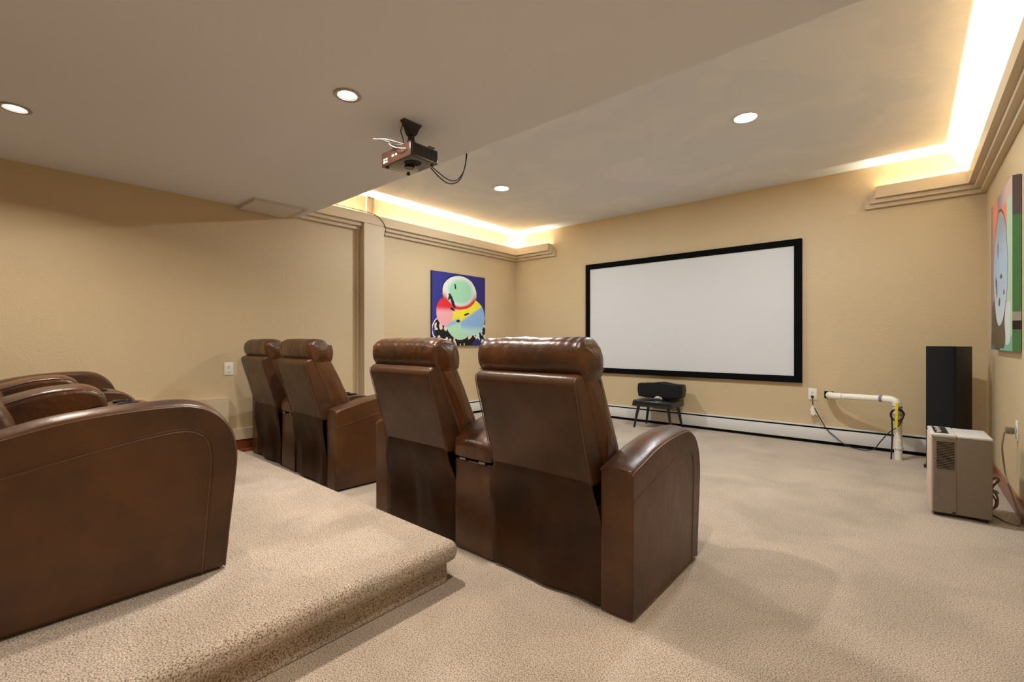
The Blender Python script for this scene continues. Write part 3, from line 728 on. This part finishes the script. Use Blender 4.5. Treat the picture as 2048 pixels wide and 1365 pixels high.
# white tag wrapped on the cord near the outlet
bm = bmesh.new(); random.seed(4)
tg = [[(-.780, .412), (-.765, .398), (-.728, .312), (-.745, .300)], [(-.782, .408), (-.800, .352), (-.795, .338), (-.757, .355)], [(-.768, .362), (-.800, .322), (-.775, .296), (-.748, .318)]]
for q, pl in enumerate(tg):
    lo = [bm.verts.new((x, 5.868 - .006 * q - .004 * random.random(), z)) for x, z in pl]; hi = [bm.verts.new((v.co.x, v.co.y - .002, v.co.z)) for v in lo]
    bm.faces.new(lo); bm.faces.new(hi)
    for i in range(4): bm.faces.new((lo[i], lo[(i + 1) % 4], hi[(i + 1) % 4], hi[i]))
o = from_bm('cord_tag', bm, M['white'], None, 20); tag(o, 'crumpled white paper tag on the black cord below the outlet', 'tag')
# thin cable over the left cove
o = tube('thin_cable', [(L + .06, 2.24, 2.60), (L + .115, 2.45, 2.648), (-4.908, 2.65, 2.650), (-4.906, 3.03, 2.645), (-4.906, 3.151, 2.630), (-4.906, 3.235, 2.582), (-4.906, 3.285, 2.50), (-4.912, 3.277, 2.42), (-4.916, 3.272, 2.395)], .004, M['cord'], None, 6, smooth=5)
tag(o, 'thin black cable draped over the lit cove beside the left column', 'cable')

# ------------------------------------------------------------------ projector and mount
t = thing('ceiling_projector', 'dark glossy video projector hanging from the low ceiling on a black bracket', 'projector', (-2.353, 1.748, 2.19))
bw, bd, bh = .150, .104, .088
body = box('body', -bw, bw, -bd, bd, 0, bh, M['projector'], t, .007, 3)
for k in range(22):                                  # louvres on the long side nearest the camera
    y = -bd + .012 + k * .0086
    box('louvre', bw - .001, bw + .0022, y, y + .0045, .012, bh - .012, M['mount'], body)
for (x, z, w_, h) in ((-.125, .016, .018, .014), (-.125, .034, .018, .010), (-.098, .016, .016, .012), (-.098, .034, .016, .010), (-.035, .036, .020, .012), (.0, .036, .018, .012), (.06, .03, .03, .018)):
    box('port', x, x + w_, -bd - .0018, -bd + .002, z, z + h, M['cablelight'] if x < .03 else M['mount'], body)
box('port_panel', -.142, .135, -bd - .0008, -bd + .002, .010, .056, M['mount'], body)
lathe('fan_grille', [(.001, -.0015), (.05, -.0015), (.052, .001), (.001, .001)], M['dark'], body, (.06, -.02, 0), 28)
for k in range(4): lathe('fan_ring', [(.012 + .01 * k, -.003), (.0145 + .01 * k, -.003), (.0145 + .01 * k, -.001), (.012 + .01 * k, -.001)], M['mount'], body, (.06, -.02, 0), 28, False)
lathe('lens', [(.001, .012), (.022, .012), (.030, .008), (.030, -.012), (.001, -.012)], M['blackvinyl'], body, (0, 0, 0), 24)
body.children[-1].rotation_euler = (-math.pi / 2, 0, 0); body.children[-1].location = (-.08, bd, .045)
for (x, y) in ((-.12, -.08), (.12, .08), (-.12, .08)): lathe('foot', [(.001, -.006), (.009, -.006), (.011, 0), (.001, 0)], M['black'], body, (x, y, 0), 12)
mt = thing('projector_mount', 'black ceiling bracket with a flared plate holding up the projector', 'mount', (-2.313, 1.731, 2.19))
bm = bmesh.new(); H = HL - 2.19                     # flared plate: ceiling flange narrowing downwards
lv = [(.012, .068, H), (.024, .066, H - .003), (.020, .060, H - .012), (.018, .045, H - .035), (.018, .030, H - .070), (.020, .018, H - .082)]
rg = [[bm.verts.new((sx * a, sy * b, z)) for sx, sy in ((-1, -1), (1, -1), (1, 1), (-1, 1))] for a, b, z in lv]
for A, B in zip(rg, rg[1:]):
    for k in range(4): bm.faces.new((A[k], A[(k + 1) % 4], B[(k + 1) % 4], B[k]))
bm.faces.new(rg[0]); bm.faces.new(rg[-1]); from_bm('flared_plate', bm, M['mount'], mt, 25)
lathe('ball_joint', [(.010, H - .075), (.019, H - .082), (.022, H - .095), (.019, H - .105), (.024, H - .110), (.024, H - .128), (.018, H - .135), (.014, bh + .010)], M['mount'], mt, n=20)
lathe('mount_disc', [(.002, bh + .012), (.045, bh + .012), (.048, bh + .008), (.048, bh + .002), (.002, bh + .002)], M['mount'], mt, n=24)
for a in (35, 145, 215, 325):
    c, s = math.cos(math.radians(a)), math.sin(math.radians(a))
    tube('mount_arm', [(c * .03, s * .03, bh + .008), (c * .09, s * .07, bh + .010), (c * .10, s * .078, bh + .002)], .006, M['mount'], mt, 8, smooth=3)
tube('mount_cable', [(-.012, -.05, H - .02), (-.03, -.055, H - .06), (-.02, -.045, H - .11), (-.01, -.05, bh + .03)], .003, M['cord'], mt, 6, smooth=5)
# cables at the projector's rear and the pair drooping to the ceiling edge
t = thing('projector_cables', 'loose cables looping behind the projector on its left side', 'cable')
tube('cable', [(-2.300, 1.665, 2.288), (-2.36, 1.60, 2.31), (-2.40, 1.58, 2.318), (-2.46, 1.56, 2.330)], .0022, M['cablelight'], t, 6, smooth=5)
tube('cable', [(-2.43, 1.575, 2.322), (-2.37, 1.58, 2.300), (-2.34, 1.60, 2.285), (-2.31, 1.64, 2.262), (-2.28, 1.644, 2.235)], .003, M['cord'], t, 6, smooth=5)
tube('cable', [(-2.36, 1.60, 2.30), (-2.335, 1.595, 2.27), (-2.29, 1.61, 2.245), (-2.235, 1.635, 2.235)], .0022, M['cablelight'], t, 6, smooth=5)
tube('cable', [(-2.31, 1.69, 2.295), (-2.37, 1.66, 2.30), (-2.40, 1.66, 2.285), (-2.41, 1.68, 2.277)], .004, M['cord'], t, 6, smooth=5)
t = thing('hanging_cables', 'two black cables drooping from the projector to the edge of the low ceiling', 'cable')
tube('cable', [(-2.30, 1.850, 2.225), (-2.305, 1.88, 2.205), (-2.325, 1.97, 2.172), (-2.35, 2.07, 2.166), (-2.38, 2.18, 2.215), (-2.395, 2.245, 2.30), (-2.402, 2.283, 2.42), (-2.403, 2.285, 2.46)], .0042, M['cord'], t, 8, smooth=6)
tube('cable', [(-2.295, 1.850, 2.232), (-2.31, 1.90, 2.215), (-2.34, 2.02, 2.193), (-2.365, 2.12, 2.20), (-2.385, 2.20, 2.25), (-2.397, 2.262, 2.34), (-2.404, 2.282, 2.45)], .0036, M['cord'], t, 8, smooth=6)
